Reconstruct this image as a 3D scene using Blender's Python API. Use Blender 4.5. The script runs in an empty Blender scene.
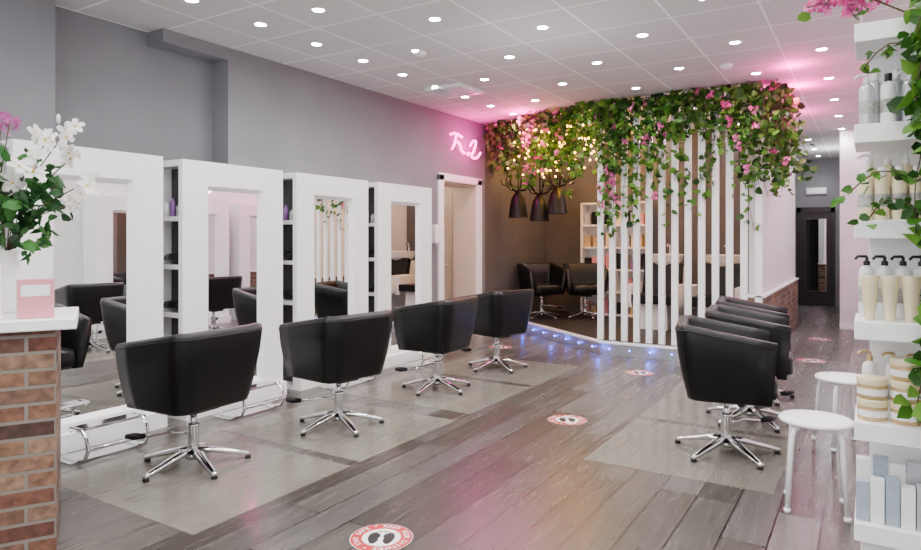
import bpy, math, random
from mathutils import Vector, Matrix, Euler
random.seed(7)
R=random.random
def U(a,b): return a+(b-a)*R()
H=1.4; CEIL=3.13; YAW=math.radians(31.8)
S=bpy.context.scene
COL=S.collection
# ---------------------------------------------------------------- materials
def newmat(name):
    m=bpy.data.materials.new(name); m.use_nodes=True
    nt=m.node_tree; b=nt.nodes['Principled BSDF']
    return m,nt,b
def pmat(name,col,rough=.5,metal=0,var=.06,scale=8,bump=0,emit=None,es=0,coat=0,trans=0,spec=.5):
    m,nt,b=newmat(name)
    b.inputs['Roughness'].default_value=rough; b.inputs['Metallic'].default_value=metal; b.inputs['Specular IOR Level'].default_value=spec
    tc=nt.nodes.new('ShaderNodeTexCoord'); n=nt.nodes.new('ShaderNodeTexNoise'); n.inputs['Scale'].default_value=scale
    nt.links.new(tc.outputs['Object'],n.inputs['Vector'])
    r=nt.nodes.new('ShaderNodeValToRGB')
    r.color_ramp.elements[0].position=.3; r.color_ramp.elements[1].position=.7
    r.color_ramp.elements[0].color=tuple(max(0,c*(1-var)) for c in col)+(1,)
    r.color_ramp.elements[1].color=tuple(min(1,c*(1+var)) for c in col)+(1,)
    nt.links.new(n.outputs['Fac'],r.inputs['Fac']); nt.links.new(r.outputs['Color'],b.inputs['Base Color'])
    if bump:
        bp=nt.nodes.new('ShaderNodeBump'); bp.inputs['Strength'].default_value=bump; bp.inputs['Distance'].default_value=.01
        nt.links.new(n.outputs['Fac'],bp.inputs['Height']); nt.links.new(bp.outputs['Normal'],b.inputs['Normal'])
    if emit: b.inputs['Emission Color'].default_value=tuple(emit)+(1,); b.inputs['Emission Strength'].default_value=es
    if coat: b.inputs['Coat Weight'].default_value=coat
    if trans: b.inputs['Transmission Weight'].default_value=trans
    return m
def leafmat(name,cols,rough=.5,sub=.0):
    m,nt,b=newmat(name); g=nt.nodes.new('ShaderNodeNewGeometry'); r=nt.nodes.new('ShaderNodeValToRGB')
    els=r.color_ramp.elements
    while len(els)<len(cols): els.new(.5)
    for i,c in enumerate(cols): els[i].position=i/(len(cols)-1); els[i].color=tuple(c)+(1,)
    nt.links.new(g.outputs['Random Per Island'],r.inputs['Fac']); nt.links.new(r.outputs['Color'],b.inputs['Base Color'])
    b.inputs['Roughness'].default_value=rough; b.inputs['Specular IOR Level'].default_value=.3
    t=nt.nodes.new('ShaderNodeBsdfTranslucent'); mx=nt.nodes.new('ShaderNodeMixShader'); mx.inputs[0].default_value=.3
    nt.links.new(r.outputs['Color'],t.inputs['Color'])
    out=nt.nodes['Material Output']; nt.links.new(b.outputs[0],mx.inputs[1]); nt.links.new(t.outputs[0],mx.inputs[2]); nt.links.new(mx.outputs[0],out.inputs['Surface'])
    return m
def brickcoords(nt,mode):
    tc=nt.nodes.new('ShaderNodeTexCoord'); sp=nt.nodes.new('ShaderNodeSeparateXYZ'); cb=nt.nodes.new('ShaderNodeCombineXYZ')
    nt.links.new(tc.outputs['Object'],sp.inputs[0])
    if mode=='floor': nt.links.new(sp.outputs['Y'],cb.inputs['X']); nt.links.new(sp.outputs['X'],cb.inputs['Y'])
    elif mode=='ceil': nt.links.new(sp.outputs['X'],cb.inputs['X']); nt.links.new(sp.outputs['Y'],cb.inputs['Y'])
    else:
        ad=nt.nodes.new('ShaderNodeMath'); ad.operation='ADD'
        nt.links.new(sp.outputs['X'],ad.inputs[0]); nt.links.new(sp.outputs['Y'],ad.inputs[1]); nt.links.new(ad.outputs[0],cb.inputs['X']); nt.links.new(sp.outputs['Z'],cb.inputs['Y'])
    return cb
def bricktex(nt,vec,w,h,mort,off,freq=2):
    b=nt.nodes.new('ShaderNodeTexBrick'); b.offset=off; b.offset_frequency=freq
    b.inputs['Color1'].default_value=(0,0,0,1); b.inputs['Color2'].default_value=(1,1,1,1); b.inputs['Mortar'].default_value=(.5,.5,.5,1)
    b.inputs['Scale'].default_value=1; b.inputs['Mortar Size'].default_value=mort; b.inputs['Mortar Smooth'].default_value=.1
    b.inputs['Brick Width'].default_value=w; b.inputs['Row Height'].default_value=h
    nt.links.new(vec,b.inputs['Vector']); return b
def ramp(nt,fac,stops):
    r=nt.nodes.new('ShaderNodeValToRGB'); els=r.color_ramp.elements
    while len(els)<len(stops): els.new(.5)
    for i,(p,c) in enumerate(stops): els[i].position=p; els[i].color=tuple(c)+(1,)
    nt.links.new(fac,r.inputs['Fac']); return r
def mix(nt,fac,a,b,mode='MIX'):
    m=nt.nodes.new('ShaderNodeMix'); m.data_type='RGBA'; m.blend_type=mode
    if isinstance(fac,(int,float)): m.inputs[0].default_value=fac
    else: nt.links.new(fac,m.inputs[0])
    for s,v in ((6,a),(7,b)):
        if isinstance(v,tuple): m.inputs[s].default_value=v+(1,)
        else: nt.links.new(v,m.inputs[s])
    return m.outputs[2]
def m_floor():
    m,nt,b=newmat('wood_plank_floor'); v=brickcoords(nt,'floor')
    br=bricktex(nt,v.outputs[0],1.25,.2,.005,.37,3)
    r=ramp(nt,br.outputs['Color'],[(0,(.034,.025,.020)),(.2,(.085,.080,.075)),(.4,(.052,.040,.032)),(.6,(.115,.111,.107)),(.8,(.068,.056,.047)),(1,(.145,.141,.136))])
    mp=nt.nodes.new('ShaderNodeMapping'); mp.inputs['Scale'].default_value=(1.6,16,1); nt.links.new(v.outputs[0],mp.inputs[0])
    n=nt.nodes.new('ShaderNodeTexNoise'); n.noise_dimensions='4D'; n.inputs['Scale'].default_value=2.2; n.inputs['Detail'].default_value=6; n.inputs['Distortion'].default_value=.8
    nt.links.new(mp.outputs[0],n.inputs['Vector'])
    mm=nt.nodes.new('ShaderNodeMath'); mm.operation='MULTIPLY'; mm.inputs[1].default_value=37; nt.links.new(br.outputs['Color'],mm.inputs[0]); nt.links.new(mm.outputs[0],n.inputs['W'])
    g=ramp(nt,n.outputs['Fac'],[(.3,(.62,.60,.58)),(.7,(1.25,1.25,1.25))])
    c=mix(nt,1,r.outputs[0],g.outputs[0],'MULTIPLY')
    c=mix(nt,br.outputs['Fac'],c,(.008,.007,.006))
    nt.links.new(c,b.inputs['Base Color'])
    rr=ramp(nt,n.outputs['Fac'],[(.3,(.34,)*3),(.7,(.25,)*3)]); nt.links.new(rr.outputs[0],b.inputs['Roughness'])
    b.inputs['Specular IOR Level'].default_value=.55
    bp=nt.nodes.new('ShaderNodeBump'); bp.inputs['Strength'].default_value=.25; bp.inputs['Distance'].default_value=.004
    inv=nt.nodes.new('ShaderNodeMath'); inv.operation='SUBTRACT'; inv.inputs[0].default_value=1; nt.links.new(br.outputs['Fac'],inv.inputs[1]); nt.links.new(inv.outputs[0],bp.inputs['Height']); nt.links.new(bp.outputs[0],b.inputs['Normal'])
    return m
def m_brick():
    m,nt,b=newmat('red_brick'); v=brickcoords(nt,'wall')
    br=bricktex(nt,v.outputs[0],.225,.075,.008,.5)
    r=ramp(nt,br.outputs['Color'],[(0,(.035,.022,.020)),(.2,(.135,.050,.032)),(.4,(.22,.125,.075)),(.6,(.085,.038,.030)),(.8,(.26,.165,.105)),(1,(.17,.07,.045))])
    n=nt.nodes.new('ShaderNodeTexNoise'); n.inputs['Scale'].default_value=22; n.inputs['Detail'].default_value=6
    nt.links.new(v.outputs[0],n.inputs['Vector'])
    g=ramp(nt,n.outputs['Fac'],[(.3,(.5,.47,.46)),(.7,(1.35,1.3,1.3))])
    c=mix(nt,1,r.outputs[0],g.outputs[0],'MULTIPLY'); c=mix(nt,br.outputs['Fac'],c,(.19,.165,.14))
    nt.links.new(c,b.inputs['Base Color']); b.inputs['Roughness'].default_value=.85
    bp=nt.nodes.new('ShaderNodeBump'); bp.inputs['Strength'].default_value=.9; bp.inputs['Distance'].default_value=.01; bp.invert=True
    nt.links.new(br.outputs['Fac'],bp.inputs['Height']); nt.links.new(bp.outputs[0],b.inputs['Normal'])
    return m
TILE=.63; LX0=-4.15; LY0=4.28
def m_ceil():
    m,nt,b=newmat('ceiling_tiles'); v=brickcoords(nt,'ceil')
    mp=nt.nodes.new('ShaderNodeMapping'); mp.inputs['Location'].default_value=(-(LX0-TILE/2)+TILE*20,-(LY0-TILE/2)+TILE*40,0); nt.links.new(v.outputs[0],mp.inputs[0])
    br=bricktex(nt,mp.outputs[0],TILE,TILE,.010,0)
    n=nt.nodes.new('ShaderNodeTexNoise'); n.inputs['Scale'].default_value=120; nt.links.new(v.outputs[0],n.inputs['Vector'])
    g=ramp(nt,n.outputs['Fac'],[(.35,(.53,.515,.52)),(.65,(.61,.595,.60))])
    w=ramp(nt,br.outputs['Color'],[(0,(.93,)*3),(1,(1,)*3)])
    c=mix(nt,1,g.outputs[0],w.outputs[0],'MULTIPLY'); c=mix(nt,br.outputs['Fac'],c,(.82,.82,.82))
    nt.links.new(c,b.inputs['Base Color']); b.inputs['Roughness'].default_value=.8
    bp=nt.nodes.new('ShaderNodeBump'); bp.inputs['Strength'].default_value=.5; bp.inputs['Distance'].default_value=.006
    nt.links.new(br.outputs['Fac'],bp.inputs['Height']); nt.links.new(bp.outputs[0],b.inputs['Normal'])
    return m
M={}
M['floor']=m_floor(); M['brick']=m_brick(); M['ceil']=m_ceil()
M['wall']=pmat('grey_plaster',(.175,.179,.196),.75,var=.05,scale=2.5)
M['wallw']=pmat('white_plaster',(.74,.72,.73),.7,var=.03,scale=3)
M['brown']=pmat('taupe_plaster',(.085,.078,.078),.7,var=.10,scale=3)
M['white']=pmat('white_satin',(.92,.92,.925),.3,var=.012)
M['niche']=pmat('niche_grey',(.05,.05,.055),.6,var=.05)
M['trim']=pmat('cream_trim',(.68,.58,.48),.5,var=.03)
M['mirror']=pmat('mirror_glass',(.9,.92,.92),.01,1,var=0)
M['chrome']=pmat('chrome',(.80,.80,.82),.10,1,var=.02)
M['steel']=pmat('checker_steel',(.5,.5,.52),.35,.8,var=.3,scale=60,bump=.4)
M['leather']=pmat('black_leather',(.0028,.0028,.0032),.34,var=.2,scale=90,bump=.05,spec=.32)
M['black']=pmat('black_plastic',(.006,.006,.007),.35,var=.1,spec=.3)
M['dark']=pmat('dark_wood',(.016,.014,.014),.45,var=.2)
M['leaf']=leafmat('ivy_leaf',[(.008,.035,.006),(.025,.10,.012),(.065,.21,.02),(.15,.32,.04),(.02,.08,.012)],.4)
M['leafd']=leafmat('dark_leaf',[(.01,.04,.012),(.02,.09,.02),(.05,.17,.035)],.4)
M['pinkf']=leafmat('pink_petal',[(.6,.03,.25),(.8,.12,.38),(.85,.3,.55),(.5,.03,.3)],.5)
M['purplef']=leafmat('purple_petal',[(.30,.04,.22),(.5,.10,.34)],.5)
M['whitef']=leafmat('white_petal',[(.8,.8,.76),(.88,.87,.85)],.5)
M['stem']=pmat('vine_stem',(.09,.06,.03),.7,var=.3)
M['yellow']=pmat('flower_centre',(.7,.45,.05),.6)
M['spot']=pmat('downlight_glow',(1,1,1),.5,emit=(1,.98,.95),es=200)
M['neon']=pmat('pink_neon',(1,.3,.7),.5,emit=(1,.04,.40),es=11)
M['fairy']=pmat('warm_bulb',(1,.7,.2),.5,emit=(1,.42,.04),es=34)
M['blue']=pmat('blue_led',(.2,.3,1),.5,emit=(.05,.12,1),es=20)
M['red']=pmat('sticker_red',(.50,.008,.015),.4,var=.03)
M['swhite']=pmat('sticker_white',(.87,.87,.87),.4,var=.02)
M['sblack']=pmat('sticker_black',(.010,.010,.010),.4)
M['cream']=pmat('cream_bottle',(.78,.68,.45),.3,var=.03)
M['gold']=pmat('gold_jar',(.55,.38,.18),.3,.25,var=.08)
M['silver']=pmat('silver_bottle',(.55,.57,.6),.3,.4,var=.05)
M['bluegrey']=pmat('blue_grey_carton',(.34,.40,.48),.4,var=.1,scale=30)
M['pinkbox']=pmat('pink_carton',(.70,.28,.33),.45,var=.05)
M['label']=pmat('label',(.4,.4,.38),.5,var=.3,scale=60)
M['purple']=pmat('purple_carton',(.22,.1,.3),.45,var=.3,scale=20)
def m_mat():
    m,nt,b=newmat('clear_chair_mat')
    b.inputs['Base Color'].default_value=(.36,.335,.28,1); b.inputs['Roughness'].default_value=.12
    n=nt.nodes.new('ShaderNodeTexNoise'); n.inputs['Scale'].default_value=3
    r=ramp(nt,n.outputs['Fac'],[(.3,(.24,)*3),(.7,(.32,)*3)])
    t=nt.nodes.new('ShaderNodeBsdfTransparent'); mx=nt.nodes.new('ShaderNodeMixShader')
    nt.links.new(r.outputs[0],mx.inputs[0]); nt.links.new(t.outputs[0],mx.inputs[1]); nt.links.new(b.outputs[0],mx.inputs[2])
    nt.links.new(mx.outputs[0],nt.nodes['Material Output'].inputs['Surface']); return m
M['mat']=m_mat()
def m_glass():
    m,nt,b=newmat('window_pane'); b.inputs['Roughness'].default_value=.02; b.inputs['Base Color'].default_value=(.8,.85,.85,1)
    lw=nt.nodes.new('ShaderNodeTexNoise'); r=ramp(nt,lw.outputs['Fac'],[(0,(.06,)*3),(1,(.1,)*3)])
    t=nt.nodes.new('ShaderNodeBsdfTransparent'); mx=nt.nodes.new('ShaderNodeMixShader')
    nt.links.new(r.outputs[0],mx.inputs[0]); nt.links.new(t.outputs[0],mx.inputs[1]); nt.links.new(b.outputs[0],mx.inputs[2])
    nt.links.new(mx.outputs[0],nt.nodes['Material Output'].inputs['Surface']); return m
M['glass']=m_glass()
# ---------------------------------------------------------------- mesh builder
class MB:
    def __init__(s): s.v=[];s.f=[];s.m=[];s.sm=[];s.mats=[];s.T=Matrix.Identity(4)
    def mi(s,k):
        if k not in s.mats: s.mats.append(k)
        return s.mats.index(k)
    def add(s,vs,fs,k,smooth=False):
        o=len(s.v); mi=s.mi(k)
        s.v+= [tuple(s.T@Vector(p)) for p in vs]
        for f in fs: s.f.append(tuple(i+o for i in f)); s.m.append(mi); s.sm.append(smooth)
    def box(s,lo,hi,k):
        x0,y0,z0=lo;x1,y1,z1=hi
        s.add([(x0,y0,z0),(x1,y0,z0),(x1,y1,z0),(x0,y1,z0),(x0,y0,z1),(x1,y0,z1),(x1,y1,z1),(x0,y1,z1)],
              [(0,3,2,1),(4,5,6,7),(0,1,5,4),(1,2,6,5),(2,3,7,6),(3,0,4,7)],k)
    def lathe(s,prof,c,k,seg=20,smooth=True,cap=True):
        vs=[];fs=[];n=len(prof)
        for r,z in prof:
            for i in range(seg):
                a=2*math.pi*i/seg; vs.append((c[0]+r*math.cos(a),c[1]+r*math.sin(a),c[2]+z))
        for j in range(n-1):
            for i in range(seg):
                i2=(i+1)%seg; fs.append((j*seg+i,j*seg+i2,(j+1)*seg+i2,(j+1)*seg+i))
        if cap: fs.append(tuple(reversed(range(seg)))); fs.append(tuple((n-1)*seg+i for i in range(seg)))
        s.add(vs,fs,k,smooth)
    def tube(s,pts,r,k,seg=8,smooth=True,closed=False):
        pts=[Vector(p) for p in pts]; n=len(pts); vs=[];fs=[]
        last=None
        for j,p in enumerate(pts):
            d=(pts[(j+1)%n]-pts[j-1]) if closed else (pts[min(j+1,n-1)]-pts[max(j-1,0)])
            d.normalize()
            if last is None: a=d.orthogonal().normalized()
            else: a=(last-d*last.dot(d)).normalized()
            last=a; b=d.cross(a); rr=r[j] if isinstance(r,(list,tuple)) else r
            for i in range(seg):
                t=2*math.pi*i/seg; vs.append(tuple(p+a*rr*math.cos(t)+b*rr*math.sin(t)))
        for j in range(n if closed else n-1):
            j2=(j+1)%n
            for i in range(seg):
                i2=(i+1)%seg; fs.append((j*seg+i,j*seg+i2,j2*seg+i2,j2*seg+i))
        if not closed: fs.append(tuple(reversed(range(seg)))); fs.append(tuple((n-1)*seg+i for i in range(seg)))
        s.add(vs,fs,k,smooth)
    def leaf(s,c,size,k,droop=.0,d=None,w=1):
        if d is None: d=Vector((U(-1,1),U(-1,1),U(-1.2,.4)))
        d=Vector(d)
        if d.length<.01: d=Vector((1,0,0))
        d.normalize(); n=Vector((U(-1,1),U(-1,1),U(-1,1))); x=d.cross(n)
        if x.length<.01: x=d.orthogonal()
        x.normalize(); n=x.cross(d); c=Vector(c); z=size
        def P(a,b,h): return tuple(c+x*a*z*w+d*b*z+n*h*z)
        vs=[P(0,0,0),P(-.42,.2,.12),P(-.36,.6,.12),P(0,1,-.05),P(.36,.6,.12),P(.42,.2,.12),P(0,.5,-.02)]
        s.add(vs,[(0,6,2,1),(6,3,2),(0,5,4,6),(6,4,3)],k,True)
    def flower(s,c,nrm,size,kp,kc=None,petals=5):
        c=Vector(c); n=Vector(nrm).normalized(); a=n.orthogonal().normalized(); b=n.cross(a); ph=U(0,6)
        for i in range(petals):
            t=ph+2*math.pi*i/petals; d=(a*math.cos(t)+b*math.sin(t)); q=n.cross(d)
            def P(u,v,h): return tuple(c+q*u*size+d*v*size+n*h*size)
            vs=[P(0,.05,0),P(-.30,.45,.16),P(-.26,.85,.22),P(0,1,.1),P(.26,.85,.22),P(.30,.45,.16),P(0,.55,.08)]
            s.add(vs,[(0,6,1),(1,6,2),(6,3,2),(0,5,6),(5,4,6),(6,4,3)],kp,True)
        if kc: s.lathe([(.03*size,-.05*size),(.14*size,0),(.10*size,.12*size),(.02*size,.18*size)],tuple(c),kc,6)
    def obj(s,name,loc=(0,0,0),rot=0,bevel=0,sub=0,parent=None):
        me=bpy.data.meshes.new(name); me.from_pydata(s.v,[],s.f); me.update()
        for k in s.mats: me.materials.append(M[k])
        me.polygons.foreach_set('material_index',s.m); me.polygons.foreach_set('use_smooth',s.sm)
        return place(me,name,loc,rot,bevel,sub,parent)
def place(me,name,loc=(0,0,0),rot=0,bevel=0,sub=0,parent=None):
    o=bpy.data.objects.new(name,me); COL.objects.link(o); o.location=loc; o.rotation_euler=(0,0,rot)
    if sub:
        q=o.modifiers.new('s','SUBSURF'); q.levels=sub; q.render_levels=sub
    if bevel:
        q=o.modifiers.new('b','BEVEL'); q.width=bevel; q.segments=2; q.limit_method='ANGLE'
    if parent: o.parent=parent
    return o
def boxobj(name,lo,hi,k,bevel=0,parent=None):
    b=MB(); b.box(lo,hi,k); return b.obj(name,bevel=bevel,parent=parent)
# ---------------------------------------------------------------- room shell
WX=-4.9; RX=.55; FY=-2.6; BY=12.0; EY=16.0
boxobj('floor',(-6.6,FY-.2,-.1),(1.0,EY+.2,0),'floor')
boxobj('ceiling',(-6.6,FY-.2,CEIL),(1.0,EY+.2,CEIL+.12),'ceil')
w=MB()
w.box((WX-.4,FY,0),(WX,2.46,CEIL),'wall')
w.box((WX-.4,2.46,0),(WX-.22,3.94,CEIL),'wall')
w.box((WX-.4,3.94,0),(WX,7.42,CEIL),'wall')
w.box((WX-.4,7.42,2.22),(WX,8.36,CEIL),'wall')
w.box((WX-.4,8.36,0),(WX,8.6,CEIL),'wall')
w.box((WX-.4,8.6,0),(WX,10.8,CEIL),'brown')
w.obj('wall_left')
boxobj('trim_boxed_duct',(WX-.22,3.30,3.02),(WX+.0,3.94,CEIL),'wall')
v=MB(); v.box((-6.55,7.2,0),(-6.45,8.6,2.6),'trim'); v.box((-6.5,8.5,0),(WX-.4,8.6,2.6),'trim'); v.box((-6.5,7.2,0),(WX-.4,7.3,2.6),'trim'); v.box((-6.55,7.2,2.5),(WX-.4,8.6,2.6),'trim')
v.obj('wall_vestibule')
d=MB()
d.box((WX-.01,7.32,0),(WX+.03,7.44,2.28),'white'); d.box((WX-.01,8.34,0),(WX+.03,8.46,2.28),'white'); d.box((WX-.01,7.32,2.2),(WX+.03,8.46,2.3),'white')
d.box((WX-.4,7.42,0),(WX-.01,7.45,2.2),'trim'); d.box((WX-.4,8.33,0),(WX-.01,8.36,2.2),'trim'); d.box((WX-.4,7.42,2.18),(WX-.01,8.36,2.22),'trim')
d.obj('trim_doorway',bevel=.004)
dd=MB(); dd.box((-6.2,8.42,0.01),(-5.36,8.46,2.1),'trim'); dd.box((-6.05,8.40,1.2),(-5.5,8.42,1.95),'trim'); dd.box((-6.05,8.40,.2),(-5.5,8.42,1.05),'trim'); dd.lathe([(.02,0),(.02,.03)],(-5.45,8.39,1.0),'chrome',10)
dd.obj('door_1',bevel=.004)
hs=MB(); hs.box((WX,7.13,1.36),(WX+.10,7.24,1.60),'swhite'); hs.box((WX+.02,7.15,1.33),(WX+.09,7.22,1.36),'bluegrey'); hs.obj('hand_sanitizer_dispenser',bevel=.012)
boxobj('wall_wash_back',(-5.3,10.8,0),(-1.16,10.92,CEIL),'brown')
w=MB(); w.box((-1.15,7.98,0),(-1.03,12,CEIL),'wallw'); w.obj('wall_partition')
boxobj('wall_partition_brick',(-1.16,7.93,0),(-.99,12.02,.76),'brick')
boxobj('trim_brick_cap',(-1.17,7.92,.76),(-.98,12.03,.785),'white',.004)
boxobj('wall_back',(-1.6,EY,0),(RX+.2,EY+.12,CEIL),'wall')
boxobj('wall_corridor_left',(-1.62,10.92,0),(-1.5,EY,CEIL),'wall')
boxobj('wall_pillar',(-.40,12.0,0),(RX,12.2,CEIL),'wallw')
boxobj('wall_right',(RX,FY,0),(RX+.15,EY,CEIL),'wallw')
f=MB(); f.box((-5.3,FY-.15,0),(RX,FY,.35),'wall'); f.box((-5.3,FY-.15,2.85),(RX,FY,CEIL),'wall')
f.box((-5.3,FY-.15,.35),(-4.9,FY,2.85),'wall'); f.box((RX-.3,FY-.15,.35),(RX,FY,2.85),'wall'); f.obj('wall_front')
f=MB()
for x in (-4.9,-3.2,-1.5,.2): f.box((x-.04,FY-.12,.35),(x+.04,FY-.04,2.85),'white')
f.box((-4.9,FY-.12,.35),(.25,FY-.04,.42),'white'); f.box((-4.9,FY-.12,2.78),(.25,FY-.04,2.85),'white'); f.box((-4.9,FY-.085,.42),(.25,FY-.08,2.78),'glass')
f.obj('window_1')
b=MB()
b.box((WX,FY,0),(WX+.015,1.9,.1),'white'); b.box((WX,6.8,0),(WX+.015,7.32,.1),'white'); b.box((WX,8.46,0),(WX+.015,9.3,.1),'white'); b.obj('baseboard_left')
b=MB(); b.box((RX-.015,FY,0),(RX,12,.1),'white'); b.obj('baseboard_right')
b=MB(); b.box((-.4,11.985,0),(RX-.02,12.0,.1),'white'); b.box((-1.5,EY-.015,0),(-1.4,EY,.1),'white'); b.obj('baseboard_back')
# ---------------------------------------------------------------- platform
PE=9.4
pl=MB(); pts=[(-2.81,7.8),(-1.17,7.8),(-1.17,10.78),(-4.89,10.78),(-4.89,PE)]
n=len(pts)
vs=[(x,y,0.0) for x,y in pts]+[(x,y,.16) for x,y in pts]
pl.add(vs,[tuple(range(n,2*n))],'dark'); pl.add(vs,[(i,(i+1)%n,(i+1)%n+n,i+n) for i in range(n)],'steel')
BF=[(0,3,2,1),(4,5,6,7),(0,1,5,4),(1,2,6,5),(2,3,7,6),(3,0,4,7)]
pl.add([(-2.82,7.78,.135),(-1.17,7.78,.135),(-1.17,7.81,.135),(-2.82,7.81,.135),(-2.82,7.78,.165),(-1.17,7.78,.165),(-1.17,7.81,.165),(-2.82,7.81,.165)],BF,'white')
dv=Vector((-2.08,PE-7.8,0)).normalized(); nv=Vector((-dv.y,dv.x,0)); nv=-nv if nv.y>0 else nv
a=Vector((-2.81,7.8,0))+nv*.02; e=Vector((-4.87,PE-.015,0))+nv*.02
pl.add([(a.x,a.y,.135),(e.x,e.y,.135),(e.x-nv.x*.04,e.y-nv.y*.04,.135),(a.x-nv.x*.04,a.y-nv.y*.04,.135),(a.x,a.y,.165),(e.x,e.y,.165),(e.x-nv.x*.04,e.y-nv.y*.04,.165),(a.x-nv.x*.04,a.y-nv.y*.04,.165)],BF,'white')
platform=pl.obj('raised_platform')
led=MB()
for i in range(7):
    x=-2.7+i*.25; led.T=Matrix.Translation((x,7.795,.07))@Matrix.Rotation(math.pi/2,4,'X'); led.lathe([(.009,0),(.009,.008)],(0,0,0),'blue',10)
for i in range(8):
    p=a+(e-a)*((i+.5)/8); led.T=Matrix.Translation((p.x,p.y,.07)); led.lathe([(.008,-.009),(.010,0),(.008,.009)],(0,0,0),'blue',10)
ledo=led.obj('step_led_lights')
def light(name,kind,loc,energy,col=(1,1,1),parent=None,size=.03,spec=1,**kw):
    L=bpy.data.lights.new(name,kind); L.energy=energy; L.color=col; L.specular_factor=spec
    if kind in('POINT','SPOT'): L.shadow_soft_size=size
    for k,vv in kw.items(): setattr(L,k,vv)
    o=bpy.data.objects.new(name,L); COL.objects.link(o); o.location=loc
    if parent: o.parent=parent
    return o
for p in ((-2.2,7.7,.08),(-1.5,7.7,.08),(-2.8,7.68,.08),(-3.7,8.3,.08),(-4.4,8.85,.08)):
    light('led_glow','POINT',p,.6,(.06,.10,1),ledo,.02,.4)
# ---------------------------------------------------------------- slat screen
s=MB()
for i in range(13):
    x=-2.86+i*.1515; s.box((x-.037,7.92,.16),(x+.037,7.965,CEIL),'white')
s.obj('slat_screen',bevel=.003)
# ---------------------------------------------------------------- downlights
dl=MB(); pos=[]
for i in range(0,8):
    for j in range(-10,13):
        if i==0 or (i%2==0 and j%2==0) or (i%2==1 and j%2!=0):
            x=LX0+i*TILE; y=LY0+j*TILE
            if x>RX-.1 or y<FY+.3: continue
            if y>7.9 and x<-1.2 and not (i%2==0 and j%2==0): continue
            if y>10.6 and x<-1.0: continue
            if i==0 and j<-1 and j%2: continue
            pos.append((x,y))
for y in (12.8,14.2,15.4): pos.append((-.9,y))
for x,y in pos:
    dl.lathe([(.056,0),(.056,-.006),(.044,-.006),(.044,-.001)],(x,y,CEIL),'white',14,cap=False)
    dl.lathe([(.044,-.003),(.044,-.0025)],(x,y,CEIL),'spot',14)
dlo=dl.obj('recessed_downlights')
for x,y in pos:
    light('downlight','SPOT',(x,y,CEIL-.02),(3 if (y>7.9 and x<-1.2) else 27),(1,.975,.95),dlo,.03,.8,spot_size=math.radians(136),spot_blend=.8)
t=MB()
for x,y in ((-3.5,4.95),(-1.35,3.9),(-1.2,6.9)): t.lathe([(.06,0),(.06,-.02),(.045,-.04),(.01,-.045)],(x,y,CEIL),'swhite',16)
t.obj('smoke_detectors')
t=MB(); t.box((-4.3,6.15,CEIL-.035),(-3.8,6.65,CEIL),'swhite')
for i in range(6): t.box((-4.26,6.2+i*.07,CEIL-.045),(-3.84,6.23+i*.07,CEIL-.035),'silver')
t.obj('ceiling_air_vent',bevel=.004)
# ---------------------------------------------------------------- mirror stations
def station_mesh():
    m=MB(); W=.515; gw=.25; z0,z1=.21,1.80; HT=2.03; D=-.36; Nn=-W+.15
    # mitred front frame: outer face + bevelled inner slope down to the glass
    ow=[(-W,0),(W,0),(W,HT),(-W,HT)]; g2=gw+.035; iw=[(-g2,z0-.035),(g2,z0-.035),(g2,z1+.035),(-g2,z1+.035)]; gg=[(-gw,z0),(gw,z0),(gw,z1),(-gw,z1)]
    vs=[(0,y,z) for y,z in ow]+[(0.0,y,z) for y,z in iw]+[(-.04,y,z) for y,z in gg]
    fs=[(i,(i+1)%4,(i+1)%4+4,i+4) for i in range(4)]+[(i+4,(i+1)%4+4,(i+1)%4+8,i+8) for i in range(4)]
    m.add(vs,fs,'white'); m.add([(-.04,y,z) for y,z in gg],[(0,1,2,3)],'mirror')
    # outer rim of slab
    vs=[(0,y,z) for y,z in ow]+[(-.05,y,z) for y,z in ow]; m.add(vs,[(i+4,(i+1)%4+4,(i+1)%4,i) for i in range(4)]+[(7,6,5,4)],'white')
    m.box((D,Nn,0),(-.051,W,HT),'white')
    # open shelving niche in the near side
    m.box((D,-W,0),(D+.02,Nn-.001,HT),'white')
    m.box((D+.021,Nn-.012,.02),(-.052,Nn-.001,HT-.05),'niche')
    for z in (.0,.40,.79,1.17,1.55,HT-.05): m.box((D+.02,-W,z),(-.051,Nn-.001,z+.035 if z<1.9 else HT),'white')
    m.box((.001,-W,0),(.05,W,.12),'white')
    return m
def dryer(m,c,a=0):
    m.T=Matrix.Translation(c)@Matrix.Rotation(a,4,'Z')
    m.tube([(-.09,0,.05),(0,0,.055),(.06,0,.055),(.085,0,.05)],[.03,.042,.04,.025],'black',10)
    m.tube([(.03,0,.05),(.03,.01,.02),(.0,.03,.018),(-.05,.04,.018)],.015,'black',8); m.T=Matrix.Identity(4)
sm=station_mesh()
for z,a_ in ((.825,.1),(1.205,-.1),(.435,0)): dryer(sm,(-.2,-.455,z+.001),a_)
for xx,h,k in ((-.28,.12,'swhite'),(-.2,.15,'purple'),(-.12,.10,'silver')): sm.lathe([(.022,0),(.022,h*.8),(.01,h*.85),(.01,h)],(xx,-.46,1.587),k,12)
first=sm.obj('mirror_station',(-4.53,2.535,0),0)
for y in (3.73,4.93,6.125): place(first.data,'mirror_station',(-4.53,y,0),0)
for y in (5.75,7.0,8.25): place(first.data,'mirror_station',(.18,y,0),math.pi)
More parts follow.
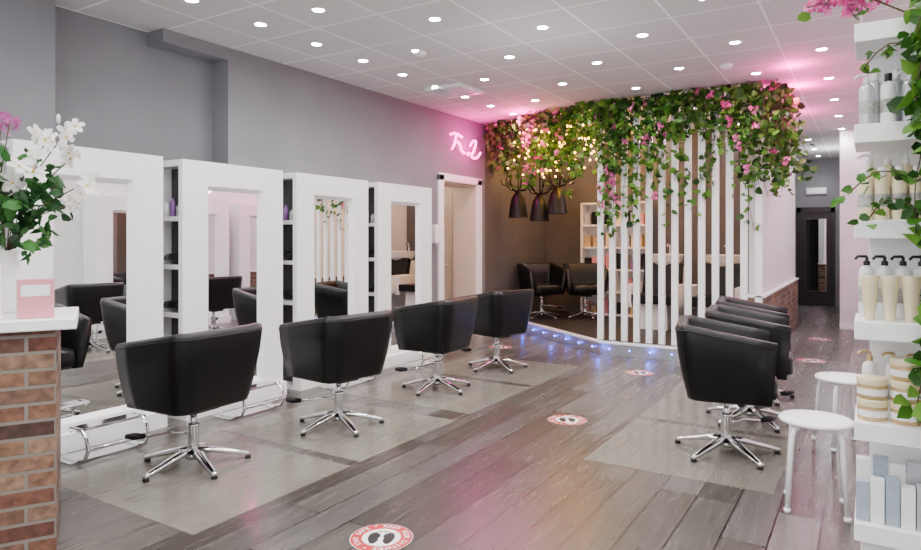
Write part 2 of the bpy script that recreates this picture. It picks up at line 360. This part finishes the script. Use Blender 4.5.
# footrests
fr=MB()
for sg in (-.2,.2):
    fr.tube([(-.12,sg,.02),(.04,sg,.02),(.13,sg,.04),(.165,sg,.10),(.14,sg,.17),(.08,sg,.215),(.0,sg,.215),(-.04,sg,.19)],.013,'chrome')
fr.box((-.02,-.23,.205),(.09,.23,.222),'chrome'); fr.tube([(.165,-.2,.10),(.165,.2,.10)],.011,'chrome')
fr.box((-.16,-.25,0),(0.05,.25,.012),'chrome')
fo=fr.obj('chrome_footrest',(-4.26,2.45,0),0,bevel=.002)
for y in (3.65,4.85,6.05): place(fo.data,'chrome_footrest',(-4.26,y,0),0,bevel=.002)
# ---------------------------------------------------------------- salon chairs
def chair_mesh():
    m=MB()
    def outline(W,xf,xb,r,n=7):
        P=[];
        for i in range(5): P.append((xf+(xb+r-xf)*i/4,W))
        for i in range(1,n): t=math.pi/2*i/n; P.append((xb+r-r*math.sin(t),W-r+r*math.cos(t)))
        for i in range(7): P.append((xb,(W-r)*(1-2*i/6)))
        for i in range(1,n): t=math.pi/2*i/n; P.append((xb+r-r*math.cos(t),-(W-r)-r*math.sin(t)))
        for i in range(5): P.append((xb+r+(xf-xb-r)*i/4,-W))
        return [Vector(p) for p in P]
    top=outline(.335,.28,-.31,.11); bot=outline(.275,.25,-.235,.10); n=len(top)
    rows=[]
    for i in range(n):
        t,bq=top[i],bot[i]
        tan=(top[min(i+1,n-1)]-top[max(i-1,0)]).normalized(); nrm=Vector((-tan.y,tan.x))
        if nrm.dot(Vector((0.05,0))-t)<0: nrm=-nrm
        u=(t.x+.31)/.59; zt=.86-.09*max(0,u-.12)/.88; zb=.385
        sec=[]
        def out(k): return bq.lerp(t,k), zb+(zt-zb)*k
        for k in (0,.04,.33,.66,.93):
            p,z=out(k); bul=.014*math.sin(math.pi*k); p=p-nrm*bul; sec.append((p.x,p.y,z))
        p,z=out(1); q=p+nrm*.012; sec.append((q.x,q.y,z)); q=p+nrm*.05; sec.append((q.x,q.y,z+.004)); 
        for k in (.93,.6,.3,0):
            p,z=out(k); q=p+nrm*.068; sec.append((q.x,q.y,z))
        rows.append(sec)
    L=len(rows[0]); vs=[p for r in rows for p in r]; fs=[]
    for i in range(n-1):
        for j in range(L):
            j2=(j+1)%L; fs.append((i*L+j,(i+1)*L+j,(i+1)*L+j2,i*L+j2))
    fs.append(tuple(range(L))); fs.append(tuple(reversed([(n-1)*L+j for j in range(L)])))
    m.add(vs,fs,'leather',True)
    m.tube([(rows[i][4][0]-0.0,rows[i][4][1],rows[i][4][2]) for i in range(n)],.0045,'leather',6)
    for i in (7,n-8):
        m.tube([rows[i][j] for j in range(1,6)],.0035,'leather',6)
    def cushion(x0,x1,w,z0,z1,k='leather'):
        vs=[];fs=[];N=24; lev=[(.90,z0),(1,z0+.02),(1.0,z1-.03),(.96,z1-.008),(.80,z1),(.4,z1+.006)]
        cx=(x0+x1)/2; hx=(x1-x0)/2
        for sc,z in lev:
            for i in range(N):
                t=2*math.pi*i/N; c,s_=math.cos(t),math.sin(t); e=.35
                vs.append((cx+hx*sc*math.copysign(abs(c)**e,c),w*sc*math.copysign(abs(s_)**e,s_),z))
        for j in range(len(lev)-1):
            for i in range(N): i2=(i+1)%N; fs.append((j*N+i,j*N+i2,(j+1)*N+i2,(j+1)*N+i))
        fs.append(tuple(reversed(range(N)))); fs.append(tuple((len(lev)-1)*N+i for i in range(N)))
        m.add(vs,fs,k,True)
    cushion(-.22,.30,.235,.40,.54)
    cushion(-.22,.24,.25,.38,.415,'black')
    m.box((-.12,-.09,.345),(.12,.09,.382),'black')
    m.lathe([(.05,.33),(.036,.35),(.036,.36)],(0,0,0),'chrome',16)
    m.lathe([(.022,.18),(.022,.35)],(0,0,0),'chrome',16)
    m.lathe([(.05,.045),(.045,.07),(.034,.09),(.034,.235),(.040,.24),(.040,.262),(.024,.265)],(0,0,0),'chrome',18)
    for i in range(5):
        a=2*math.pi*i/5+.3; c,s_=math.cos(a),math.sin(a)
        vs=[]
        for r,w_,z,h in ((.02,.032,.095,.03),(.10,.030,.085,.03),(.22,.024,.055,.024),(.31,.020,.032,.018),(.34,.016,.026,.014)):
            for (yy,zz) in ((-w_,-h/2),(w_,-h/2),(w_*.85,h/2),(0,h/2+.005),(-w_*.85,h/2)):
                vs.append((r*c-yy*s_,r*s_+yy*c,z+zz))
        fs=[]
        for j in range(4):
            for q in range(5): q2=(q+1)%5; fs.append((j*5+q,j*5+q2,(j+1)*5+q2,(j+1)*5+q))
        fs.append((4,3,2,1,0)); fs.append((20,21,22,23,24))
        m.add(vs,fs,'chrome',True)
        m.lathe([(.020,0),(.020,.012),(.012,.02)],(.325*c,.325*s_,0),'black',10)
    m.tube([(.03,.02,.20),(.10,.08,.21),(.20,.16,.19),(.24,.19,.19)],[.010,.009,.009,.009],'chrome',8)
    m.tube([(.22,.175,.19),(.27,.215,.192),(.31,.245,.194)],[.016,.024,.014],'black',8)
    return m
cm=chair_mesh(); Z=.005; PI=math.pi
ch=cm.obj('salon_chair',(-3.57,2.61,Z),PI+.05)
for x,y,z,a_ in ((-3.39,3.73,Z,PI-.12),(-3.45,5.15,Z,PI+.05),(-3.46,6.33,Z,PI-.25),
                (-.80,4.60,Z,.19),(-.79,5.52,Z,.12),(-.88,6.38,Z,0.12),
                (-4.45,9.63,.16,-.7),(-3.86,10.0,.16,-1.1)):
    place(ch.data,'salon_chair',(x,y,z),a_)
def matobj(x,y,w,d,r=0):
    m=MB(); m.box((-w/2,-d/2,0),(w/2,d/2,.004),'mat'); m.obj('clear_chair_mat',(x,y,.0008),r)
matobj(-3.4,2.55,1.35,1.12); matobj(-3.4,3.76,1.35,1.12); matobj(-3.4,5.1,1.35,1.12); matobj(-3.4,6.32,1.35,1.12)
matobj(-1.0,4.55,1.1,1.12); matobj(-1.0,5.75,1.1,1.12)
# ---------------------------------------------------------------- stools
st=MB()
st.lathe([(.02,.445),(.165,.445),(.175,.45),(.178,.458),(.172,.468),(.15,.472),(.02,.472)],(0,0,0),'white',32)
for i in range(4):
    a_=PI/4+i*PI/2; c,s_=math.cos(a_),math.sin(a_)
    st.tube([(.02*c,.02*s_,.435),(.12*c,.12*s_,.435),(.145*c,.145*s_,.42),(.158*c,.158*s_,.38),(.19*c,.19*s_,.012)],.0125,'white',10)
    st.lathe([(.017,0),(.017,.02)],(.19*c,.19*s_,0),'white',10)
so=st.obj('round_stool',(-.24,3.92,0.0),.1)
place(so.data,'round_stool',(-.15,5.2,0.0),.5)
# ---------------------------------------------------------------- floor stickers
def foot(m,cx,cy,s,mir):
    pts=[]
    for i in range(16):
        t=2*PI*i/16
        x=.030*math.cos(t)*(1+.25*math.sin(t)); y=.062*math.sin(t)
        if -.3<math.sin(t)<.25 and math.cos(t)*mir>0: x*=.72
        pts.append((cx+x*s,cy+y*s,.004))
    m.add(pts,[tuple(range(16))],'sblack')
    for k in range(5):
        tx=cx+(-.026+.013*k)*s*mir*-1; ty=cy+(.078-.004*abs(k-1)-.003*k)*s; r=.0075 if k==0 else .0055
        m.add([(tx+r*s*math.cos(2*PI*i/8),ty+r*s*math.sin(2*PI*i/8),.004) for i in range(8)],[tuple(range(8))],'sblack')
def disc(m,r,z,k,n=48): m.add([(r*math.cos(2*PI*i/n),r*math.sin(2*PI*i/n),z) for i in range(n)],[tuple(range(n))],k)
smk=MB(); disc(smk,.148,.002,'swhite'); disc(smk,.145,.0025,'red'); disc(smk,.092,.003,'swhite'); foot(smk,-.034,-.012,.95,1); foot(smk,.034,-.012,.95,-1)
smd=None; fonts={}
def sticker(x,y,rot):
    global smd
    if smd is None: o=smk.obj('floor_distance_sticker',(x,y,0),rot); smd=o.data
    else: o=place(smd,'floor_distance_sticker',(x,y,0),rot)
    txt='KEEP YOUR DISTANCE * STAY SAFE * '
    for i,c in enumerate(txt):
        if c==' ': continue
        if c not in fonts:
            cu=bpy.data.curves.new('letter_'+c,'FONT'); cu.body=c; cu.size=.036; cu.align_x='CENTER'; cu.align_y='CENTER'; cu.offset=.0006; cu.materials.append(M['swhite']); fonts[c]=cu
        a_=PI/2-2*PI*i/len(txt); l=bpy.data.objects.new('letter',fonts[c]); COL.objects.link(l); l.parent=o
        l.location=(.118*math.cos(a_),.118*math.sin(a_),.004); l.rotation_euler=(0,0,a_-PI/2)
for x,y in ((-1.95,2.44),(-2.0,4.8),(-2.06,6.9),(-.58,8.64),(-4.1,7.6),(-.6,10.6)): sticker(x,y,.5)
# ---------------------------------------------------------------- reception counter
rc=math.radians(61); C=Vector((-3.10,1.56,0))
c=MB(); c.box((-1.3,0,0),(0,.5,1.0),'brick'); c.obj('reception_counter_brick',tuple(C),rc)
c=MB(); c.box((-1.33,-.04,1.0),(.08,.54,1.05),'white'); c.obj('reception_countertop',tuple(C),rc,bevel=.006)
c=MB(); c.box((-.15,.02,1.052),(-.01,.06,1.225),'pinkbox'); c.box((-.135,.018,1.15),(-.025,.0195,1.2),'swhite'); c.obj('pink_leaflet_box',tuple(C),rc,bevel=.002)
c=MB(); c.box((-.33,.04,1.052),(-.205,.12,1.30),'swhite'); c.box((-.31,.038,1.1),(-.225,.0395,1.16),'label'); c.box((-.335,.03,1.052),(-.20,.13,1.062),'swhite'); c.obj('white_display_box',tuple(C),rc,bevel=.002)
fl=MB(); base=Vector((-.22,.36,1.05))
fl.lathe([(.05,0),(.075,.03),(.085,.12),(.06,.22),(.045,.27),(.055,.30),(.05,.30),(.038,.27)],tuple(base),'swhite',20)
tips=[(-.04,.2,1.88),(.03,.25,1.92),(.12,.2,1.68),(-.09,.15,1.78),(-.18,.2,1.66),(-.19,.2,1.95),(-.23,.26,1.92),(.05,.2,1.57),(.05,.28,1.80)]
for i,tp in enumerate(tips):
    tp=Vector(tp); b0=base+Vector((0,0,.27)); mid=b0.lerp(tp,.5)+Vector((-.03,0,.06)); pts=[b0,b0.lerp(mid,.6),mid,mid.lerp(tp,.6),tp]
    fl.tube(pts,.003,'stem',6)
    for k in range(9):
        q=b0.lerp(tp,U(.2,.8))+Vector((U(-.05,.05),U(-.05,.05),U(-.06,.06))); fl.leaf(q,U(.05,.10),'leafd',w=.7)
    if i in (5,6):
        for k in range(12): fl.flower(tp+Vector((U(-.04,.04),U(-.05,.05),U(-.03,.03))),(U(-1,1),U(-1,0),U(-.3,1)),.022,'purplef')
    else:
        nb=3 if i in(0,1,2,3) else 2
        for k in range(nb):
            q=tp+Vector((U(-.06,.05),U(-.05,.03),U(-.08,.04)))*(0 if k==0 else 1); fl.flower(q,(U(-1,1),-1+U(-.2,.6),U(-.2,1)),U(.045,.075),'whitef','yellow',5)
        for k in range(3):
            q=tp+Vector((U(-.05,.06),U(-.04,.03),U(-.02,.08))); fl.lathe([(.003,-.014),(.010,0),(.008,.012),(.002,.02)],tuple(q),'whitef',8)
for k in range(130):
    q=Vector((-.22,.25,1.52))+Vector((U(-.2,.20),U(-.12,.1),U(-.14,.32))); fl.leaf(q,U(.05,.11),'leafd',w=.75)
fl.obj('orchid_arrangement_in_vase',tuple(C),rc)
# ---------------------------------------------------------------- vines
def strand(m,p,L,ls=.06,dens=.022,rad=.06,k='leaf',flow=0,stem=True,drift=.02):
    p=Vector(p); pts=[p.copy()]; d=Vector((U(-.2,.2),U(-.15,.15),-1)); n=max(2,int(L/.06))
    for i in range(n):
        d+=Vector((U(-.25,.25),U(-.2,.2),0))*.6; d.x*=.88; d.y*=.7; d.z=-1; p=p+d.normalized()*.06; pts.append(p.copy())
    if stem: m.tube(pts,.003,'stem',4)
    cnt=int(L/dens)
    for i in range(cnt):
        t=R()**1.25*(len(pts)-1); a=pts[int(t)].lerp(pts[min(int(t)+1,len(pts)-1)],t%1)
        q=a+Vector((U(-rad,rad),U(-rad,rad)*.8,U(-rad,rad)*.5)); m.leaf(q,ls*U(.6,1.25),k)
    for i in range(int(flow*L*6)):
        t=R()*(len(pts)-1); a=pts[int(t)]+Vector((U(-rad,rad),-abs(U(0,rad)),U(-.03,.03)))
        for j in range(5): m.flower(a+Vector((U(-.03,.03),U(-.03,.02),U(-.05,.05))),(U(-1,1),-1,U(-.5,.8)),.027,'pinkf')
v=MB()
A=Vector((-4.8,8.62,0)); B=Vector((-2.9,7.95,0))
v.tube([(A.x,A.y,CEIL-.03),(B.x,B.y,CEIL-.03)],.02,'stem',6)
for i in range(105):
    t=R(); p=A.lerp(B,t); L=U(.35,.95) if t>.2 else U(.3,.75)
    if R()<.15: L+=.25
    strand(v,(p.x,p.y+U(-.2,.25),CEIL-.02),L,.08,.030,.08,flow=(.8 if R()<.32 and t<.75 else 0))
v.obj('ivy_garland_fascia')
v=MB()
v.tube([(-2.9,7.86,CEIL-.05),(-1.0,7.86,CEIL-.05)],.015,'stem',6)
def LL(x):
    t=(x+2.9)/1.9
    base=[(0,1.2),(.08,1.65),(.2,1.75),(.3,1.1),(.42,1.5),(.52,1.2),(.6,.7),(.68,.8),(.78,1.6),(.88,1.7),(.96,1.3),(1,.9)]
    for (a,b_),(c_,d_) in zip(base,base[1:]):
        if a<=t<=c_: return b_+(d_-b_)*(t-a)/(c_-a)
    return .9
for i in range(54):
    x=U(-2.95,-1.0); strand(v,(x,7.86+U(-.07,.04),CEIL-.03),U(.15,.6),.085,.031,.07,flow=(.4 if R()<.10 else 0))
for i in range(44):
    x=-2.93+1.95*(i+R())/44; strand(v,(x,7.86+U(-.05,.02),CEIL-.03),LL(x)*U(.5,1.12),.085,.034,.06,flow=(.6 if R()<.22 else 0))
for i in range(36):
    x=U(-1.0,-.80); strand(v,(x,U(7.75,8.9),CEIL-.03),U(.5,1.25),.085,.03,.08,flow=(.4 if R()<.15 else 0))
v.obj('ivy_garland_screen')
fb=MB()
for i in range(90):
    t=U(.3,1); p=A.lerp(B,t)
    fb.lathe([(.004,-.010),(.012,0),(.010,.010),(.004,.015)],(p.x+U(-.1,.1),p.y+U(-.28,.3),U(2.25,2.95)),'fairy',8)
fbo=fb.obj('fairy_lights')
light('warm_glow','POINT',(-3.35,8.6,2.75),80,(1,.46,.03),fbo,.1)
light('warm_glow','POINT',(-4.1,9.6,2.85),34,(1,.42,.05),fbo,.1)
light('warm_glow','POINT',(-3.2,10.2,2.9),26,(1,.48,.08),fbo,.1)
light('warm_glow','POINT',(-3.7,7.95,2.7),10,(1,.50,.06),fbo,.1,.2)
# ---------------------------------------------------------------- pendants
pd=MB()
for x,y,z in ((-4.52,8.95,1.74),(-4.15,8.92,1.68),(-3.86,8.9,1.78)):
    pd.lathe([(.155,0),(.15,.02),(.13,.16),(.10,.30),(.05,.38),(.02,.42),(.015,.42),(.045,.37),(.09,.29),(.12,.15),(.14,.02),(.15,0)],(x,y,z),'black',24,cap=False)
    pd.lathe([(.01,.40),(.005,CEIL-z)],(x,y,z),'black',6)
    for k in range(7):
        a_=k*2*PI/7; c_,s_=math.cos(a_),math.sin(a_)
        pd.tube([(x+.02*c_,y+.02*s_,z+.40),(x+.12*c_,y+.12*s_,z+.42),(x+.19*c_,y+.19*s_,z+.52),(x+.17*c_,y+.17*s_,z+.66)],[.013,.012,.009,.003],'black',6)
        pd.tube([(x+.16*c_,y+.16*s_,z+.47),(x+.24*c_,y+.24*s_,z+.50),(x+.27*c_,y+.27*s_,z+.58)],[.009,.008,.003],'black',6)
pd.obj('black_antler_pendant_lamps')
# ---------------------------------------------------------------- neon sign
ns=MB(); X=WX+.05
def stroke(p): ns.tube([(X,y,z) for y,z in p],.016,'neon',8)
def sp(pts,n=6):
    out=[]
    for i in range(len(pts)-1):
        p0=pts[max(i-1,0)];p1=pts[i];p2=pts[i+1];p3=pts[min(i+2,len(pts)-1)]
        for k in range(n):
            t=k/n; out.append(tuple(.5*((2*b)+(-a+c)*t+(2*a-5*b+4*c-d)*t*t+(-a+3*b-3*c+d)*t**3) for a,b,c,d in zip(p0,p1,p2,p3)))
    out.append(pts[-1]); return out
stroke(sp([(7.56,2.84),(7.70,2.87),(7.86,2.84)]))
stroke(sp([(7.72,2.87),(7.68,2.75),(7.60,2.64)]))
stroke(sp([(7.70,2.76),(7.80,2.74),(7.84,2.66),(7.92,2.62)]))
stroke(sp([(8.0,2.63),(8.03,2.61),(8.06,2.64)]))
stroke(sp([(8.08,2.74),(8.16,2.82),(8.24,2.82),(8.20,2.70),(8.12,2.60),(8.22,2.58),(8.32,2.62),(8.38,2.68)]))
for y in (7.70,8.2): ns.lathe([(.01,0),(.01,.08)],(X-.02,y,2.66),'chrome',6)
nso=ns.obj('pink_neon_sign')
light('neon_glow','POINT',(WX+.25,8.0,2.75),26,(1,.02,.36),nso,.1,.15)
light('neon_glow','POINT',(WX+.9,8.0,2.98),34,(1,.02,.36),nso,.1,.05)
n2=MB(); n2.tube([(-1.0,8.05,CEIL-.03),(-1.0,11.9,CEIL-.03)],.012,'neon',8); n2o=n2.obj('added_pink_strip')  # strip added to give the pink glow an emitter, none known here
light('pink_glow','POINT',(-.70,8.3,3.0),50,(1,.02,.36),n2o,.1,.05)
light('pink_glow','POINT',(-.65,7.3,3.02),26,(1,.02,.36),n2o,.1,.05)
light('pink_glow','POINT',(-.80,10.0,2.9),20,(1,.04,.40),n2o,.1,.05)
# ---------------------------------------------------------------- wash area furniture
bk=MB(); x0,x1=-4.12,-3.0; y0,y1=10.46,10.78; z0,z1=.16,2.02
bk.box((x0,y0,z0),(x0+.03,y1,z1),'white'); bk.box((x1-.03,y0,z0),(x1,y1,z1),'white'); bk.box((x0,y1-.02,z0),(x1,y1,z1),'white'); bk.box((-3.58,y0,z0),(-3.55,y1,z1),'white')
for i in range(6): z=z0+i*(z1-z0-.03)/5; bk.box((x0,y0,z),(x1,y1,z+.03),'white')
ks=['purple','bluegrey','pinkbox','cream','black','gold','silver']
for i in range(1,6):
    z=z0+(i-1)*(z1-z0-.03)/5+.03; x=x0+.05
    while x<x1-.12:
        wd_=U(.05,.1)
        if not(-3.68<x<-3.54): bk.box((x,y0+.06,z),(x+wd_,y0+.2,z+U(.12,.26)),random.choice(ks))
        x+=wd_+U(.01,.06)
bk.obj('white_bookcase',bevel=.002)
def wash(x,y):
    m=MB()
    m.box((-.24,.25,.0),(.24,.62,.85),'white')
    m.lathe([(.05,.86),(.16,.87),(.23,.93),(.26,1.02),(.27,1.03),(.24,1.03),(.2,.96),(.05,.92)],(0,.34,0),'white',24)
    m.tube([(0,.58,.85),(0,.58,1.15),(0,.52,1.2),(0,.44,1.15)],.012,'chrome')
    m.box((-.27,-.45,.36),(.27,.12,.48),'leather')
    m.T=Matrix.Translation((0,.1,.42))@Matrix.Rotation(-.25,4,'X'); m.box((-.27,-.04,0),(.27,.06,.5),'leather'); m.T=Matrix.Identity(4)
    for s_ in(-1,1): m.box((s_*.31-.04,-.42,.30),(s_*.31+.04,.12,.62),'white')
    m.box((-.2,-.35,0),(.2,.2,.36),'white')
    m.obj('shampoo_basin_chair',(x,y,.16),0,bevel=.015)
wash(-2.55,9.5); wash(-1.75,9.5)
# corridor
c=MB(); c.box((-1.34,15.93,0),(-1.26,EY,2.1),'dark'); c.box((-.7,15.93,0),(-.62,EY,2.1),'dark'); c.box((-1.34,15.93,1.98),(-.62,EY,2.1),'dark'); c.box((-1.26,15.95,.02),(-.7,EY,1.98),'dark')
c.box((-1.17,15.93,.3),(-.78,15.95,1.85),'mirror'); c.obj('dark_framed_mirror_cabinet',bevel=.004)
c=MB(); c.box((-1.16,15.96,2.38),(-.78,EY,2.52),'silver'); c.box((-1.14,15.95,2.40),(-.80,15.96,2.50),'swhite'); c.obj('exit_sign')
# ---------------------------------------------------------------- product shelves right
SX0,SX1,SY0,SY1=-.05,.54,2.90,3.22
zs=[.30,.68,1.06,1.44,1.80,2.18]
sh=MB()
for z in zs: sh.box((SX0,SY0,z-.035),(SX1,SY1,z+.035),'white')
sh.box((.0,SY1-.03,0),(SX1,SY1,2.215),'white'); sh.box((SX0+.02,SY0+.05,0),(SX1,SY1,.265),'white')
sh.box((SX1-.03,SY0,0),(SX1,SY1,2.215),'white')
sh.obj('product_shelf_unit',bevel=.004)
def bottle(m,x,y,z,r,h,k,pump=False,cap='swhite'):
    m.lathe([(r*.92,0),(r,.006),(r,h*.72),(r*.85,h*.80),(r*.4,h*.84),(r*.4,h*.86)],(x,y,z),k,18)
    if pump:
        m.lathe([(r*.45,h*.85),(r*.45,h*.92),(.006,h*.93),(.006,h)],(x,y,z),cap,12)
        m.tube([(x,y,z+h),(x-.03,y-.01,z+h),(x-.04,y-.012,z+h-.012)],.006,cap,8)
    else: m.lathe([(r*.5,h*.85),(r*.5,h)],(x,y,z),cap,14)
    m.lathe([(r*1.01,h*.25),(r*1.01,h*.5)],(x,y,z),'label',18,cap=False)
def cone(m,x,y,z,r,h,k):
    m.lathe([(r*.55,0),(r*.6,.02),(r*.62,.03),(r,h*.8),(r*1.1,h)],(x,y,z),k,16)
def jar(m,x,y,z,r,h,k):
    m.lathe([(r*.95,0),(r,.008),(r,h*.62),(r*.96,h*.66)],(x,y,z),k,22); m.lathe([(r*1.04,h*.66),(r*1.04,h*.97),(r,h)],(x,y,z),'cream',22)
    m.lathe([(r*1.01,h*.2),(r*1.01,h*.5)],(x,y,z),'swhite',22,cap=False)
p=MB(); ee=.0352
z=zs[4]+ee
for i,x in enumerate((-.01,.06,.13,.2)): bottle(p,x,3.0,z,.026,.20,('silver','swhite','silver','swhite')[i],i%2==0,'sblack' if i%2 else 'swhite')
for x in (.02,.09,.16): bottle(p,x,3.09,z,.025,.23,'silver')
z=zs[3]+ee
for i,x in enumerate((-.015,.04,.095,.15,.205)): bottle(p,x,2.98,z,.025,.20,'cream',False,'swhite')
for x in (.0,.06,.12,.18): bottle(p,x,3.08,z,.027,.26,'cream',True)
z=zs[2]+ee
for i,x in enumerate((.0,.065,.13,.195)): cone(p,x,2.97,z,.030,.17,'cream')
for x in (-.01,.05,.11,.17): bottle(p,x,3.08,z,.028,.24,'swhite',True,'sblack')
z=zs[1]+ee
for x in (.008,.115,.222): 
    for q in range(3 if x>.05 else 2): jar(p,x,2.98,z+q*.081,.05,.08,'gold')
for x in (-.0,.08,.16): bottle(p,x,3.10,z,.027,.24,'swhite',True,'gold')
z=zs[0]+ee
for i,x in enumerate((-.045,.003,.051,.099,.147,.195)): p.box((x,2.93,z),(x+.044,2.98,z+.15+.012*(i%3)),('bluegrey','swhite','bluegrey','swhite','silver','bluegrey')[i])
for i,x in enumerate((-.045,.01,.065,.12,.175)): p.box((x,3.02,z),(x+.05,3.07,z+.21+.012*(i%2)),('swhite','bluegrey','swhite','silver','swhite')[i])
p.obj('hair_product_bottles',bevel=.002)
v=MB()
for i in range(24):
    x=U(.145,.32); strand(v,(x,2.84+U(-.06,.04),U(1.9,2.6)),U(.4,.9),.072,.02,.04,'leaf')
for i in range(9):
    x=U(.18,.30); strand(v,(x,2.82+U(-.05,.04),U(1.2,1.5)),U(.4,.8),.075,.026,.035,'leaf')
for x,z,dx in ((.14,2.08,-.16),(.13,1.62,-.20),(.13,1.52,-.14)):
    pts=[(x+dx*t,2.84,z+.06*math.sin(t*3)-.06*t) for t in (0,.25,.5,.75,1)]; v.tube(pts,.003,'stem',5)
    for q in pts:
        for k in range(3): v.leaf(Vector(q)+Vector((U(-.03,.03),U(-.03,.03),U(-.03,.03))),.042,'leaf')
for i in range(14):
    c_=Vector((U(-.24,.04),2.95+U(-.05,.05),U(2.29,2.36)))
    for k in range(5): v.flower(c_+Vector((U(-.03,.03),U(-.03,.03),U(-.03,.03))),(U(-1,1),-1,U(-1,.3)),.022,'pinkf')
    v.leaf(c_,.06,'leaf')
v.tube([(.15,2.95,2.22),(.0,2.95,2.32),(-.1,2.95,2.34),(-.22,2.95,2.32)],.004,'stem',5)
v.obj('trailing_ivy_on_shelf')
# ---------------------------------------------------------------- added fill lights and room lamps
for y in (-.8,2.2,5.0):
    light('ambient_fill','POINT',(-2.3,y,2.2),27,(.98,.985,1),None,.3,0)  # added fill without fixtures, stands in for light bounced onto the ceiling
light('vestibule_lamp','POINT',(-5.7,7.9,2.2),9,(1,.82,.6),None,.08)
light('wash_lamp','POINT',(-1.9,9.0,2.7),26,(1,.62,.85),None,.1)
light('corridor_fill','POINT',(-.6,14.2,2.7),36,(1,.97,.97),None,.1)  # added fill, brightens the corridor beyond what its downlights give
wd=bpy.data.worlds.new('World'); S.world=wd; wd.use_nodes=True
bg=wd.node_tree.nodes['Background']; bg.inputs[0].default_value=(.95,.975,1,1); bg.inputs[1].default_value=3.3
cd=bpy.data.cameras.new('camera'); co=bpy.data.objects.new('camera',cd); COL.objects.link(co)
co.location=(0,0,H); co.rotation_euler=(PI/2,0,YAW); cd.sensor_width=36; cd.lens=660*36/921; cd.shift_y=-35/921; cd.clip_start=.05
S.camera=co
